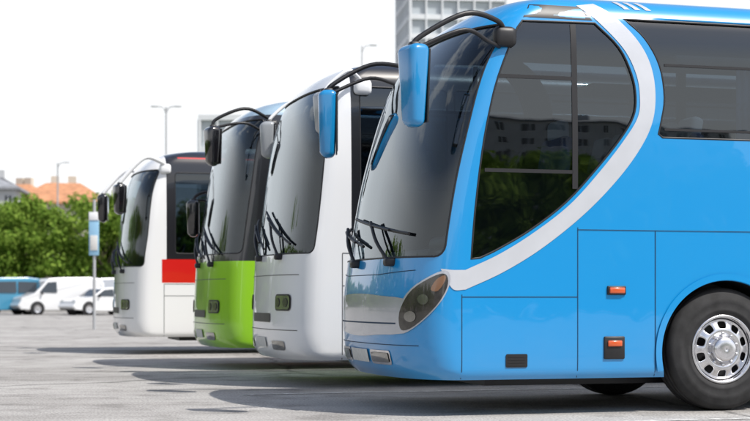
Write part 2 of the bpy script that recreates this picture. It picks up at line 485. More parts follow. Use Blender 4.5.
# ------------------------------------------------------------------ coach
def coach(loc, sh, paint, windscreen, fronts, bands, extras, axles=(3.0, 9.2), name='parked_coach', wsmat=M_glass_ws):
    E = empty(name, loc, rad(16))
    mats = [paint, M_dark, M_int]
    body = bpy.data.objects.new('body', shell_mesh(sh, 0.30, sh.H, 0, mats, 'body')); link(body, E)
    inner = Shape(sh.nt, sh.ht, sh.D0, sh.n, sh.L, sh.H, 0.07)
    boolean(body, shell_mesh(inner, 1.2, sh.H-0.16, 2, mats, 'cav'), 'cavity')
    bm = bmesh.new()
    for u in axles:
        for s in (-1, 1):
            r = bmesh.ops.create_cone(bm, cap_ends=True, segments=56, radius1=0.61, radius2=0.61, depth=0.75)
            for v in r['verts']: v.co = Vector((v.co.x+u, v.co.z+s*1.08, v.co.y+0.51))
    bmesh.ops.recalc_face_normals(bm, faces=bm.faces)
    if bm.calc_volume(signed=True) < 0: bmesh.ops.reverse_faces(bm, faces=bm.faces)
    for f in bm.faces: f.material_index = 1
    me = bpy.data.meshes.new('arch'); bm.to_mesh(me); bm.free()
    for m in mats: me.materials.append(m)
    boolean(body, me, 'arches')
    todo = [('windscreen', windscreen, 'T', -1, wsmat, 0.05, 0.1)]
    for p in fronts:
        for s in (-1, 1): todo.append(('front_side_glass', p, 'S', s, M_glass_side, 0.08, 0.12))
    for p in bands:
        for s in (-1, 1): todo.append(('side_window_glass', p, 'S', s, M_glass_side, 0.5, 0.12))
    for nm, p, mode, s, gm, sx, sz in todo:
        boolean(body, slab(sh, p, mode, mats, s, sx=sx, sz=sz), nm)
        patch(sh, nm, p, mode, gm, E, -0.012, s, sx, sz)
        dense = []
        for i in range(len(p)):
            a = Vector(p[i]); b = Vector(p[(i+1) % len(p)]); k = max(1, int((b-a).length/(0.02 if mode == 'T' else 0.1)))
            for j in range(k): dense.append(a+(b-a)*j/k)
        tube('window_seal', [sh.on(mode, q[0], q[1], -0.004, s) for q in dense], 0.009, M_dark, E, 1, True)
    me = body.data
    me.polygons.foreach_set('use_smooth', [True]*len(me.polygons))
    md = body.modifiers.new('wn', 'WEIGHTED_NORMAL'); md.keep_sharp = True
    bmm = bmesh.new(); bmm.from_mesh(me)
    for e in bmm.edges:
        if len(e.link_faces) == 2 and e.calc_face_angle(0) > rad(28): e.smooth = False
    bmm.to_mesh(me); bmm.free()
    for p in bands:
        u0 = min(q[0] for q in p); u1 = max(q[0] for q in p); z0 = min(q[1] for q in p); z1 = max(q[1] for q in p)
        u = u0+1.75; bm = bmesh.new()
        while u < u1-0.3:
            for s in (-1, 1): addbox(bm, (u, s*1.15, (z0+z1)/2), (0.09, 0.05, z1-z0+0.04))
            u += 1.55
        bm_ob('window_pillars', bm, M_dark, E)
    for u in axles:
        for s in (-1, 1):
            wheel(E, u, s)
            A = []; B = []
            for i in range(25):
                a = rad(-14+208*i/24)
                A.append((u+0.615*math.cos(a), 0.51+0.615*math.sin(a))); B.append((u+0.67*math.cos(a), 0.51+0.67*math.sin(a)))
            ribbon(sh, 'wheel_arch_lip', A, B, 'S', paint, E, 0.014, s, 2)
        tube('axle', [(u, -1, 0.53), (u, 1, 0.53)], 0.09, M_dark, E, 1)
    box('underframe', (sh.L/2+0.2, 0, 0.36), (sh.L-1.6, 1.4, 0.28), M_dark, E)
    interior(E, sh.L)
    extras(E, sh)
    return E

HW = lambda H: [(0.30, 1.215), (0.36, 1.245), (0.5, 1.25), (2.2, 1.25), (3.0, 1.225), (H-0.26, 1.19), (H-0.14, 1.13), (H-0.05, 1.0), (H-0.015, 0.88), (H, 0.7)]

# ================================================================== BLUE COACH
blue = (0.002, 0.262, 0.61)
M_blue = livery('blue_coach_paint', blue, [], 0.3, 0.16)
M_blueplain = simple('blue_plastic', (0.005, 0.22, 0.50), 0.25, coat=1.0)
H = 3.56
shB = Shape([(0.30, 0.19), (0.38, 0.12), (0.55, 0.08), (0.9, 0.07), (1.28, 0.11), (1.91, 0.21), (2.53, 0.37), (2.84, 0.48), (3.15, 0.66), (3.38, 0.89), (3.5, 1.12), (H, 1.5)],
            HW(H), [(0.3, 0.50), (2.0, 0.5), (3.2, 0.45), (H, 0.42)], 2.5, 12.0, H)
inner_e = [(0.63, 1.20), (0.93, 1.335), (1.24, 1.52), (1.55, 1.75), (1.82, 2.03), (2.05, 2.31), (2.17, 2.50), (2.19, 2.67), (2.16, 2.86), (2.05, 3.07), (1.82, 3.30), (1.66, 3.43)]
outer_e = [(0.63, 1.04), (0.95, 1.18), (1.28, 1.37), (1.63, 1.63), (1.91, 1.89), (2.14, 2.16), (2.29, 2.42), (2.335, 2.67), (2.30, 2.93), (2.18, 3.15), (1.97, 3.36), (1.83, 3.46)]
ws = rrect(-1.85, -0.15, 1.31, 3.24, 0.09, 4)
drv = [(0.68, 1.29), (0.715, 1.7), (0.775, 2.17), (0.84, 2.5), (0.92, 2.79), (1.07, 3.15), (1.15, 3.27)] + \
      [(1.80, 3.28), (2.01, 3.08), (2.12, 2.86), (2.155, 2.67), (2.13, 2.50), (2.01, 2.31), (1.79, 2.05), (1.52, 1.77), (1.21, 1.54), (0.93, 1.38), (0.76, 1.30)]
drv = [tuple(v) for v in cr(drv[:7], 3)]+[tuple(v) for v in cr(drv[7:], 4)]
band = [tuple(v) for v in cr([(2.07, 3.33), (2.25, 3.17), (2.38, 2.94), (2.42, 2.67), (2.385, 2.46), (2.36, 2.36)], 4)]+[(2.40, 2.33), (11.4, 2.33), (11.4, 3.33)]

def blue_extras(E, sh):
    for s in (-1, 1):
        ribbon(sh, 'silver_swoosh', inner_e, outer_e, 'S', M_swoosh, E, 0.004, s, 8)
        ribbon(sh, 'silver_swoosh_nose', [(0.43, 1.21), (0.52, 1.20), (0.63, 1.20)], [(0.47, 1.12), (0.53, 1.04), (0.63, 1.04)], 'S', M_swoosh, E, 0.004, s)
        patch(sh, 'glazing_surround', [(1.16, 3.30), (1.78, 3.30), (1.68, 3.42), (1.24, 3.42)], 'S', M_dark, E, 0.003, s)
        # opaque lower part behind the driver's glass
        patch(sh, 'lower_glazing_panel', [(0.69, 1.30), (0.76, 2.02), (1.78, 2.02), (1.52, 1.77), (1.21, 1.54), (0.93, 1.38), (0.76, 1.30)], 'S', M_dark, E, -0.03, s)
        line(sh, 'window_frame', [(1.60, 1.88), (1.60, 3.26)], 0.05, 'S', M_dark, E, -0.006, s)
        line(sh, 'window_frame', [(0.93, 2.80), (1.58, 2.80)], 0.03, 'S', M_dark, E, -0.006, s)
        line(sh, 'window_frame', [(0.80, 2.02), (1.58, 2.02)], 0.03, 'S', M_dark, E, -0.006, s)
        line(sh, 'window_sill', [(2.42, 2.40), (11.4, 2.40)], 0.02, 'S', M_dark, E, -0.006, s)
        line(sh, 'window_frame', [(2.43, 2.95), (5.4, 2.95)], 0.022, 'S', M_dark, E, -0.006, s)
        for i, pts in enumerate([[(0.6, 1.0), (0.6, 0.31)], [(0.6, 0.98), (1.62, 0.98)], [(1.62, 1.56), (1.62, 0.31)], [(1.62, 1.54), (8.2, 1.54)],
                     [(2.33, 1.54), (2.33, 0.31)], [(3.8, 1.54), (3.8, 0.31)], [(5.2, 1.54), (5.2, 0.31)], [(6.7, 1.54), (6.7, 0.31)], [(8.2, 1.54), (8.2, 0.31)]]):
            line(sh, 'panel_gap', pts, 0.006, 'S', M_seam, E, 0.0025+0.0004*i, s)
        patch(sh, 'side_vent', rrect(0.98, 1.17, 0.40, 0.51, 0.012), 'S', M_dark, E, 0.006, s, 0.2, 0.2)
        for q in range(4): line(sh, 'vent_slat', [(1.0, 0.42+q*0.024), (1.15, 0.42+q*0.024)], 0.006, 'S', M_rubber, E, 0.010, s)
        box('side_marker_base', (1.97, s*1.255, 1.035), (0.17, 0.022, 0.075), M_dark, E, 0.008)
        box('side_marker', (1.97, s*1.27, 1.035), (0.14, 0.02, 0.05), M_orange, E, 0.008)
        box('door_latch_base', (1.95, s*1.255, 0.555), (0.19, 0.02, 0.19), M_dark, E, 0.01)
        box('door_latch', (1.95, s*1.27, 0.59), (0.13, 0.018, 0.05), M_orange, E, 0.008)
        for k in (4.5, 6.0, 7.5): box('side_marker', (k, s*1.26, 1.035), (0.14, 0.02, 0.05), M_orange, E, 0.008)
        hl = [tuple(v) for v in cr([(0.165, 0.72), (0.20, 0.68), (0.31, 0.79), (0.44, 0.96), (0.50, 1.10), (0.48, 1.19), (0.38, 1.165), (0.24, 1.05), (0.17, 0.88)], 4, True)]
        patch(sh, 'headlamp_rim', hl, 'S', M_silver, E, 0.008, s, 0.03, 0.05)
        c = Vector((0.32, 0.95)); hl2 = [tuple(c+(Vector(p)-c)*0.9) for p in hl]
        patch(sh, 'headlamp_bowl', hl2, 'S', M_bowl, E, 0.013, s, 0.03, 0.05)
        for (a, z, r, q) in ((0.235, 0.82, 0.045, 0.7), (0.31, 0.96, 0.042, 0.8)):
            circ = [(a+r*q*math.cos(t*math.pi/10), z+r*math.sin(t*math.pi/10)) for t in range(20)]
            patch(sh, 'headlamp_reflector', circ, 'S', M_fog, E, 0.018, s, 0.02, 0.02)
        tl = [tuple(v) for v in cr([(0.36, 1.04), (0.41, 1.03), (0.465, 1.12), (0.455, 1.155), (0.40, 1.12)], 3, True)]
        patch(sh, 'turn_signal', tl, 'S', M_amber, E, 0.018, s, 0.02, 0.02)
        fog = rrect(0.32, 0.74, 0.41, 0.53, 0.03) if s > 0 else rrect(-0.74, -0.32, 0.41, 0.53, 0.03)
        patch(sh, 'fog_lamp_surround', fog, 'F', M_chrome, E, 0.006, s, 0.05, 0.05)
        fog = rrect(0.35, 0.71, 0.43, 0.51, 0.02) if s > 0 else rrect(-0.71, -0.35, 0.43, 0.51, 0.02)
        patch(sh, 'fog_lamp', fog, 'F', M_fog, E, 0.012, s, 0.05, 0.05)
        mirror(sh, E, s, 0.15, 2.66, 0.66, 0.27, M_blueplain, (1.0, 3.16), M_dark, out=0.14, top=0.10)
    patch(sh, 'nose_panel', [tuple(v) for v in cr([(-1.0, 0.70), (-0.5, 0.66), (0, 0.64), (0.5, 0.66), (1.0, 0.70), (1.03, 0.94), (0.6, 0.99), (0, 1.01), (-0.6, 0.99), (-1.03, 0.94)], 4, True)], 'F', M_silver, E, 0.005, -1, 0.05, 0.06)
    line(sh, 'grille_slot', [(-0.85, 0.76), (0.85, 0.76)], 0.012, 'F', M_seam, E, 0.008)
    line(sh, 'bonnet_gap', [(-1.05, 1.20), (-0.5, 1.17), (0.5, 1.17), (1.05, 1.20)], 0.006, 'F', M_seam, E, 0.004)
    line(sh, 'bumper_gap', [(-1.1, 0.58), (1.1, 0.58)], 0.006, 'F', M_seam, E, 0.004)
    patch(sh, 'number_plate', rrect(-0.26, 0.26, 0.42, 0.53, 0.008), 'F', M_plate, E, 0.012, -1, 0.05, 0.06)
    wiper(sh, E, (-0.72, 1.27), (-0.25, 1.62), (-0.95, 1.50), (0.35, 1.68))
    wiper(sh, E, (0.15, 1.27), (0.62, 1.60), (-0.05, 1.42), (1.0, 1.62))
    for u0 in (2.10, 2.20, 2.30):
        patch(sh, 'roof_stripe', [(u0, 3.42), (u0+0.05, 3.42), (u0-0.02, 3.50), (u0-0.07, 3.50)], 'S', M_swoosh, E, 0.004, -1, 0.3, 0.02)
coach((-0.2145, 13.24, 0), shB, M_blue, ws, [drv], [band], blue_extras)

# ================================================================== OTHER COACHES
def std_extras(lamp_z, mirror_args, seams=(1.0,), u1=0.66):
    def f(E, sh):
        for s in (-1, 1):
            y0, y1 = (0.62, 1.0)
            q = rrect(y0, y1, lamp_z-0.09, lamp_z+0.09, 0.05); q = q if s > 0 else [(-a, b) for a, b in q][::-1]
            patch(sh, 'headlamp_surround', q, 'F', M_dark, E, 0.008, s, 0.04, 0.05)
            q = rrect(y0+0.02, y1-0.02, lamp_z-0.075, lamp_z+0.075, 0.04); q = q if s > 0 else [(-a, b) for a, b in q][::-1]
            patch(sh, 'headlamp', q, 'F', M_lamp, E, 0.014, s, 0.04, 0.05)
            for yy in (0.72, 0.9):
                circ = [(s*yy+0.05*math.cos(t*math.pi/8), lamp_z+0.05*math.sin(t*math.pi/8)) for t in range(16)]
                patch(sh, 'headlamp_bulb', circ, 'F', M_fog, E, 0.02, s, 0.03, 0.03)
            q = rrect(0.5, 0.86, 0.40, 0.50, 0.03); q = q if s > 0 else [(-a, b) for a, b in q][::-1]
            patch(sh, 'fog_lamp', q, 'F', M_fog, E, 0.008, s, 0.04, 0.05)
            for i, k in enumerate(seams): line(sh, 'panel_gap', [(u1, k), (9, k)], 0.008, 'S', M_seamg, E, 0.003, s)
            for i, k in enumerate((u1, 1.75, 2.3, 3.8, 5.2, 6.7, 8.0)):
                line(sh, 'panel_gap', [(k, seams[-1]), (k, 0.31)], 0.008, 'S', M_seamg, E, 0.0035, s)
            box('side_marker', (2.0, s*1.26, 0.8), (0.14, 0.02, 0.05), M_orange, E, 0.008)
            for ma in mirror_args:
                if s in ma['sides']:
                    mirror(sh, E, s, ma['u'], ma['z'], ma['h'], ma['w'], ma['mat'], ma['at'], ma['arm'], ma.get('two', False), ma.get('out', 0.16), ma.get('top', 0.12), ma.get('thin', 1))
        line(sh, 'front_gap', [(-1.1, 1.22), (1.1, 1.22)], 0.008, 'F', M_seamg, E, 0.004)
        line(sh, 'front_gap', [(-1.1, 0.62), (1.1, 0.62)], 0.008, 'F', M_seamg, E, 0.004)
        patch(sh, 'number_plate', rrect(-0.26, 0.26, 0.42, 0.53, 0.008), 'F', M_plate, E, 0.012, -1, 0.05, 0.06)
        patch(sh, 'radiator_grille', rrect(-0.45, 0.45, 0.70, 0.80, 0.03), 'F', M_dark, E, 0.006, -1, 0.05, 0.06)
        patch(sh, 'destination_display', rrect(-0.8, 0.8, 3.05, 3.2, 0.03), 'F', M_dark, E, -0.05, -1, 0.05, 0.06)
        wiper(sh, E, (-0.7, 1.42), (-0.3, 1.80), (-0.95, 1.55), (0.1, 1.95))
        wiper(sh, E, (0.15, 1.42), (0.6, 1.78), (-0.05, 1.52), (0.95, 1.9))
    return f

M_white = livery('white_coach_paint', (0.80, 0.81, 0.82), [((0.012, 0.013, 0.016), 1.52, 9, 0.70, 99)], 0.3, 0.14)
M_whitep = simple('white_plastic', (0.76, 0.77, 0.78), 0.3, coat=0.6)
M_greyp = simple('grey_plastic', (0.30, 0.32, 0.34), 0.35, coat=0.5)
H = 3.58
shW = Shape([(0.30, 0.06), (0.38, 0.0), (0.55, -0.03), (1.38, 0.0), (1.73, 0.05), (2.65, 0.18), (3.1, 0.30), (3.35, 0.46), (3.5, 0.70), (H, 1.2)],
            HW(H), [(0.3, 0.45), (2.0, 0.42), (3.2, 0.36), (H, 0.36)], 2.6, 12.0, H)
coach((-1.27, 17.1, 0), shW, M_white, rrect(-1.84, -0.16, 1.45, 3.25, 0.08), [rrect(0.80, 1.8, 1.62, 3.25, 0.05)], [rrect(1.88, 11.4, 1.95, 3.25, 0.05)],
      std_extras(0.92, [dict(sides=(-1, 1), u=0.36, z=2.92, h=0.46, w=0.22, mat=M_greyp, at=(0.85, 3.28), arm=M_whitep, two=False, out=0.17, top=0.10)], seams=(1.1, 1.45), u1=0.6))

M_green = livery('green_coach_paint', (0.27, 0.58, 0.012), [((0.014, 0.015, 0.018), 1.46, 3.42, -9, 99), ((0.30, 0.42, 0.52), 3.42, 9, -9, 99)], 0.3, 0.14)
H = 3.68
shG = Shape([(0.30, 0.06), (0.38, 0.0), (0.55, -0.03), (1.4, 0.0), (1.63, 0.03), (2.47, 0.15), (3.17, 0.28), (3.42, 0.42), (3.57, 0.62), (H, 1.0)],
            HW(H), [(0.3, 0.5), (2.0, 0.5), (3.2, 0.48), (H, 0.42)], 3.0, 12.0, H)
coach((-2.43, 21.0, 0), shG, M_green, rrect(-1.86, -0.14, 1.56, 3.36, 0.08), [rrect(0.85, 1.9, 1.65, 3.2, 0.05)], [rrect(1.98, 11.4, 1.95, 3.2, 0.05)],
      std_extras(0.85, [dict(sides=(1,), u=0.12, z=2.15, h=0.55, w=0.24, mat=M_gloss, at=(0.55, 2.3), arm=M_dark, two=True, out=0.18),
                        dict(sides=(-1,), u=-0.08, z=2.95, h=0.52, w=0.24, mat=M_gloss, at=(0.75, 3.3), arm=M_dark, two=True, out=0.16, top=0.16)], seams=(1.0, 1.45)))

M_wr = livery('white_red_coach_paint', (0.80, 0.80, 0.80), [((0.60, 0.010, 0.008), 1.22, 1.62, 0.62, 99), ((0.012, 0.012, 0.015), 1.62, 9, 0.70, 99), ((0.5, 0.02, 0.02), 3.345, 3.37, 0.9, 99)], 0.3, 0.14)
H = 3.52
shR = Shape([(0.30, 0.06), (0.38, 0.0), (0.55, -0.03), (1.6, 0.0), (1.98, 0.05), (2.68, 0.13), (3.13, 0.28), (3.33, 0.45), (3.45, 0.68), (H, 1.1)],
            HW(H), [(0.3, 0.5), (2.0, 0.5), (3.2, 0.48), (H, 0.42)], 2.6, 12.0, H)
coach((-4.56, 26.5, 0), shR, M_wr, rrect(-1.84, -0.16, 1.50, 3.15, 0.08), [rrect(0.85, 1.9, 1.72, 3.1, 0.05)], [rrect(1.98, 11.4, 1.95, 3.1, 0.05)],
      std_extras(0.85, [dict(sides=(-1, 1), u=-0.10, z=2.62, h=0.52, w=0.24, mat=M_gloss, at=(0.70, 3.2), arm=M_whitep, two=False, out=0.12, top=0.12, thin=1.8)], seams=(1.0, 1.2)))

# ================================================================== GROUND
def ground():
    m, n, l, b = newmat('worn_concrete')
    tc = n.new('ShaderNodeTexCoord')
    def noise(scale, detail, rough=0.5, squash=None):
        q = n.new('ShaderNodeTexNoise'); q.inputs['Scale'].default_value = scale; q.inputs['Detail'].default_value = detail; q.inputs['Roughness'].default_value = rough
        if squash:
            mp = n.new('ShaderNodeMapping'); mp.inputs['Scale'].default_value = squash; mp.inputs['Rotation'].default_value = (0, 0, rad(-16))
            l.new(tc.outputs['Object'], mp.inputs[0]); l.new(mp.outputs[0], q.inputs['Vector'])
        else: l.new(tc.outputs['Object'], q.inputs['Vector'])
        return q
    n1 = noise(0.35, 8, 0.65); n2 = noise(45, 4); n3 = noise(1.6, 8, 0.6); n5 = noise(0.5, 6, 0.6, (0.25, 1.6, 1))
    def ramp(src, p0, c0, p1, c1):
        r = n.new('ShaderNodeValToRGB'); e = r.color_ramp.elements
        e[0].position = p0; e[0].color = (*c0, 1); e[1].position = p1; e[1].color = (*c1, 1)
        l.new(src, r.inputs['Fac']); return r.outputs[0]
    def mul(a, bb, f):
        q = n.new('ShaderNodeMix'); q.data_type = 'RGBA'; q.blend_type = 'MULTIPLY'; q.inputs['Factor'].default_value = f
        l.new(a, q.inputs['A']); l.new(bb, q.inputs['B']); return q.outputs['Result']
    cur = ramp(n1.outputs['Fac'], 0.3, (0.35, 0.335, 0.32), 0.7, (0.48, 0.465, 0.445))
    cur = mul(cur, ramp(n2.outputs['Fac'], 0.36, (0.55, 0.55, 0.55), 0.62, (1.1, 1.1, 1.1)), 0.9)
    cur = mul(cur, ramp(n3.outputs['Fac'], 0.34, (0.58, 0.57, 0.56), 0.50, (1, 1, 1)), 0.8)
    cur = mul(cur, ramp(n5.outputs['Fac'], 0.38, (0.72, 0.71, 0.70), 0.52, (1, 1, 1)), 0.8)     # tyre-polished lanes
    for ang, sc, w, dep in ((-27, 0.16, 0.009, 0.38), (35, 0.09, 0.005, 0.45)):   # irregular cracks
        vo = n.new('ShaderNodeTexVoronoi'); vo.feature = 'DISTANCE_TO_EDGE'; vo.inputs['Scale'].default_value = sc
        mp = n.new('ShaderNodeMapping'); mp.inputs['Rotation'].default_value = (0, 0, rad(ang)); mp.inputs['Scale'].default_value = (1, 0.6, 1)
        ns = n.new('ShaderNodeTexNoise'); ns.inputs['Scale'].default_value = 1.2; ns.inputs['Detail'].default_value = 8
        l.new(tc.outputs['Object'], ns.inputs['Vector']); l.new(tc.outputs['Object'], mp.inputs[0])
        va = n.new('ShaderNodeMix'); va.data_type = 'RGBA'; va.blend_type = 'ADD'; va.inputs['Factor'].default_value = 0.5
        l.new(mp.outputs[0], va.inputs['A']); l.new(ns.outputs['Color'], va.inputs['B']); l.new(va.outputs['Result'], vo.inputs['Vector'])
        cur = mul(cur, ramp(vo.outputs['Distance'], 0.0, (dep, dep, dep), w, (1, 1, 1)), 0.95)
    l.new(cur, b.inputs['Base Color'])
    b.inputs['Roughness'].default_value = 0.85
    bp = n.new('ShaderNodeBump'); bp.inputs['Strength'].default_value = 0.6; bp.inputs['Distance'].default_value = 0.012
    l.new(n2.outputs['Fac'], bp.inputs['Height']); l.new(bp.outputs['Normal'], b.inputs['Normal'])
    S = 1500
    meshob('ground', [(-S, -S, 0), (S, -S, 0), (S, S, 0), (-S, S, 0)], [(0, 1, 2, 3)], m)
ground()

m, n, l, b = newmat('worn_white_paint')
tc = n.new('ShaderNodeTexCoord'); no = n.new('ShaderNodeTexNoise'); no.inputs['Scale'].default_value = 14; no.inputs['Detail'].default_value = 6
l.new(tc.outputs['Object'], no.inputs['Vector']); r = n.new('ShaderNodeValToRGB')
r.color_ramp.elements[0].position = 0.46; r.color_ramp.elements[0].color = (0.38, 0.365, 0.35, 1)
r.color_ramp.elements[1].position = 0.60; r.color_ramp.elements[1].color = (0.66, 0.65, 0.62, 1)
l.new(no.outputs['Fac'], r.inputs['Fac']); l.new(r.outputs[0], b.inputs['Base Color']); b.inputs['Roughness'].default_value = 0.8
M_line = m
vs = []; fs = []
c16, s16 = math.cos(rad(16)), math.sin(rad(16))
for (x, y) in ((-0.2145, 13.24), (-1.29, 17.1), (-2.45, 21.0), (-4.6, 26.5), (-5.6, 30.5)):
    ox, oy = x+s16*2.0, y-c16*2.0
    k = len(vs)
    for u, w in ((-0.6, -0.05), (12, -0.05), (12, 0.05), (-0.6, 0.05)):
        vs.append((ox+c16*u-s16*w, oy+s16*u+c16*w, 0.004))
    fs.append((k, k+1, k+2, k+3))
meshob('parking_markings', vs, fs, M_line)

M_kerb = simple('kerb_stone', (0.38, 0.37, 0.35), 0.8, var=0.2)
M_grass = simple('grass_blades', (0.07, 0.13, 0.03), 0.9, var=0.4, scale=0.6)
box('kerb', (-20, 96, 0.065), (260, 0.3, 0.13), M_kerb)
box('grass_verge', (-20, 106.2, 0.05), (260, 20, 0.12), M_grass)

# ================================================================== TREES
def leaf_mat():
    m = bpy.data.materials.new('foliage'); m.use_nodes = True
    n = m.node_tree.nodes; l = m.node_tree.links; n.clear()
    o = n.new('ShaderNodeOutputMaterial'); mx = n.new('ShaderNodeMixShader'); mx.inputs[0].default_value = 0.45
    d = n.new('ShaderNodeBsdfDiffuse'); t = n.new('ShaderNodeBsdfTranslucent')
    g = n.new('ShaderNodeNewGeometry'); r = n.new('ShaderNodeValToRGB'); e = r.color_ramp.elements
    e[0].color = (0.11, 0.20, 0.03, 1); e[1].color = (0.30, 0.42, 0.08, 1)
    l.new(g.outputs['Random Per Island'], r.inputs['Fac']); l.new(r.outputs[0], d.inputs[0]); l.new(r.outputs[0], t.inputs[0])
    l.new(d.outputs[0], mx.inputs[1]); l.new(t.outputs[0], mx.inputs[2]); l.new(mx.outputs[0], o.inputs[0])
    return m
M_leaf = leaf_mat(); M_bark = simple('bark', (0.09, 0.07, 0.05), 0.9, var=0.3)

def tree_row_mesh(length, depth, count, hmin, hmax, seed):
    rnd = random.Random(seed); vs = []; fs = []; mi = []
    def limb(a, b, r0, r1):
        d = (b-a).normalized(); x = d.orthogonal().normalized(); y = d.cross(x); k = len(vs)
        for p, r in ((a, r0), (b, r1)):
            for i in range(6):
                t = 2*math.pi*i/6; vs.append(p+x*r*math.cos(t)+y*r*math.sin(t))
        for i in range(6):
            j = (i+1) % 6; fs.append((k+i, k+j, k+6+j, k+6+i)); mi.append(1)
    for c in range(count):
        x = (c+0.5)/count*length-length/2+rnd.uniform(-1, 1); y = rnd.uniform(-depth, depth)
        h = rnd.uniform(hmin, hmax); w = h*rnd.uniform(0.36, 0.46)
        base = Vector((x, y, 0)); fork = base+Vector((rnd.uniform(-.3, .3), 0, h*0.35))
        limb(base, fork, 0.2, 0.13)
        for q in range(36):
            a = rnd.uniform(0, 2*math.pi); zz = rnd.uniform(0.08, 0.95)
            rr = w*math.sqrt(max(0.05, 1-((zz-0.45)/0.56)**2))*rnd.uniform(0.4, 1.0)
            cc = base+Vector((math.cos(a)*rr, math.sin(a)*rr, zz*h))
            if q < 7: limb(fork, cc, 0.07, 0.02)
            cs = rnd.uniform(0.6, 1.15)
            for i in range(100):
                d = Vector((rnd.gauss(0, 1), rnd.gauss(0, 1), rnd.gauss(0, 0.75)))
                d = d.normalized()*cs*rnd.random()**0.4
                p = cc+d
                if p.z < 0.2: continue
                nn = (d.normalized()+Vector((rnd.gauss(0, .6), rnd.gauss(0, .6), rnd.gauss(0.3, .6)))).normalized()
                xx = nn.orthogonal().normalized(); xx.rotate(Matrix.Rotation(rnd.uniform(0, 6.28), 3, nn)); yy = nn.cross(xx)
                s = rnd.uniform(0.13, 0.27); k = len(vs)
                vs.extend([p-xx*s, p-yy*s*0.6, p+xx*s, p+yy*s*0.6]); fs.append((k, k+1, k+2, k+3)); mi.append(0)
    me = bpy.data.meshes.new('tree_row'); me.from_pydata([tuple(v) for v in vs], [], fs)
    me.materials.append(M_leaf); me.materials.append(M_bark); me.polygons.foreach_set('material_index', mi); me.update()
    return me
tm = tree_row_mesh(64, 2.5, 26, 6.2, 8.6, 3)
for loc, rz, sc in (((-30, 112, 0), 0, 1), ((-34, 118, 0), 3.1, 1.0), ((-75, 100, 0), 0.5, 1.1), ((28, 122, 0), 0.1, 1.1), ((70, -40, 0), -0.1, 1.1), ((-42, 30, 0), 1.57, 1.15), ((-44, -36, 0), 1.5, 1.15)):  # last rows are out of view, added for the coach glass to reflect
    o = bpy.data.objects.new('distant_and_reflected_tree_row', tm); link(o); o.location = loc; o.rotation_euler = (0, 0, rz); o.scale = (sc, sc, sc)

# ================================================================== BUILDINGS
M_wall1 = simple('cream_render', (0.55, 0.50, 0.42), 0.9, var=0.1, scale=0.5)
M_wall2 = simple('grey_render', (0.46, 0.47, 0.48), 0.9, var=0.1, scale=0.5)
M_wall3 = simple('pale_concrete', (0.66, 0.68, 0.70), 0.9, var=0.1, scale=0.3)
M_tile = simple('terracotta_tiles', (0.48, 0.23, 0.12), 0.85, var=0.25, scale=1.5)
M_slate = simple('grey_roof', (0.26, 0.27, 0.29), 0.8, var=0.2, scale=1.5)
M_win = simple('window_panes', (0.04, 0.05, 0.06), 0.08)
M_steel = simple('painted_steel', (0.42, 0.43, 0.44), 0.5, 0.3)

def house(name, loc, w, d, eave, ridge, wall, roof, storeys, cols, rz=0.0, chim=2):
    E = empty(name, loc, rz)
    bm = bmesh.new(); addbox(bm, (0, 0, eave/2), (w, d, eave)); bm_ob('walls', bm, wall, E)
    o = 0.5; x, y = w/2+o, d/2+o; z0 = eave+0.02; hx = w/2-d*0.32
    vs = [(-x, -y, z0), (x, -y, z0), (x, y, z0), (-x, y, z0), (-hx, 0, ridge), (hx, 0, ridge), (-x, -y, z0+.25), (x, -y, z0+.25), (x, y, z0+.25), (-x, y, z0+.25)]
    fs = [(3, 2, 1, 0), (0, 1, 7, 6), (1, 2, 8, 7), (2, 3, 9, 8), (3, 0, 6, 9), (6, 7, 5, 4), (8, 9, 4, 5), (7, 8, 5), (9, 6, 4)]
    meshob('roof', vs, fs, roof, E)
    bm = bmesh.new(); bf = bmesh.new(); sh_ = eave/storeys
    for s in range(storeys):
        zc = sh_*(s+0.55)
        for c in range(cols):
            xc = (c+0.5)/cols*w-w/2
            for sy in (-1, 1):
                addbox(bm, (xc, sy*(d/2+0.01), zc), (w/cols*0.42, 0.08, sh_*0.5))
                addbox(bf, (xc, sy*(d/2+0.05), zc-sh_*0.27), (w/cols*0.5, 0.22, 0.1))
                addbox(bf, (xc, sy*(d/2+0.03), zc), (0.07, 0.1, sh_*0.5))
    bm_ob('windows', bm, M_win, E); bm_ob('sills_and_frames', bf, M_wall3, E)
    bm = bmesh.new()
    for i in range(chim): addbox(bm, (-hx+2*hx*(i+0.5)/chim, 0.8, ridge), (0.9, 0.7, 1.6))
    if chim: bm_ob('chimneys', bm, wall, E)
    return E
house('tiled_roof_house', (-34.5, 166, 0), 9.5, 9, 11.0, 13.6, M_wall1, M_tile, 4, 5, 0.15)
house('tiled_roof_house', (-41.5, 176, 0), 8, 9, 11.6, 14.2, M_wall1, M_tile, 4, 4, -0.3)
house('tiled_roof_house', (-29.5, 170, 0), 5.5, 8, 10.2, 12.4, M_wall2, M_tile, 4, 3, 0.0, 1)
house('slate_roof_house', (-39.6, 158, 0), 4.5, 8, 12.0, 13.6, M_wall2, M_slate, 4, 3, 0.1, 1)
house('slate_roof_house', (-58, 170, 0), 16, 10, 12.5, 15.5, M_wall2, M_slate, 4, 8, 0.1)
house('unseen_reflection_house', (-22, -60, 0), 30, 12, 9, 12, M_wall2, M_slate, 3, 12)  # this and the following houses are unseen, added to show in glass reflections
house('unseen_reflection_house', (17, -66, 0), 34, 12, 7, 9.5, M_wall3, M_slate, 2, 14)
house('unseen_reflection_house', (62, -70, 0), 40, 12, 18, 20, M_wall2, M_slate, 6, 16)
house('unseen_reflection_house', (-85, 20, 0), 50, 12, 12, 15, M_wall1, M_tile, 4, 18, 1.5)

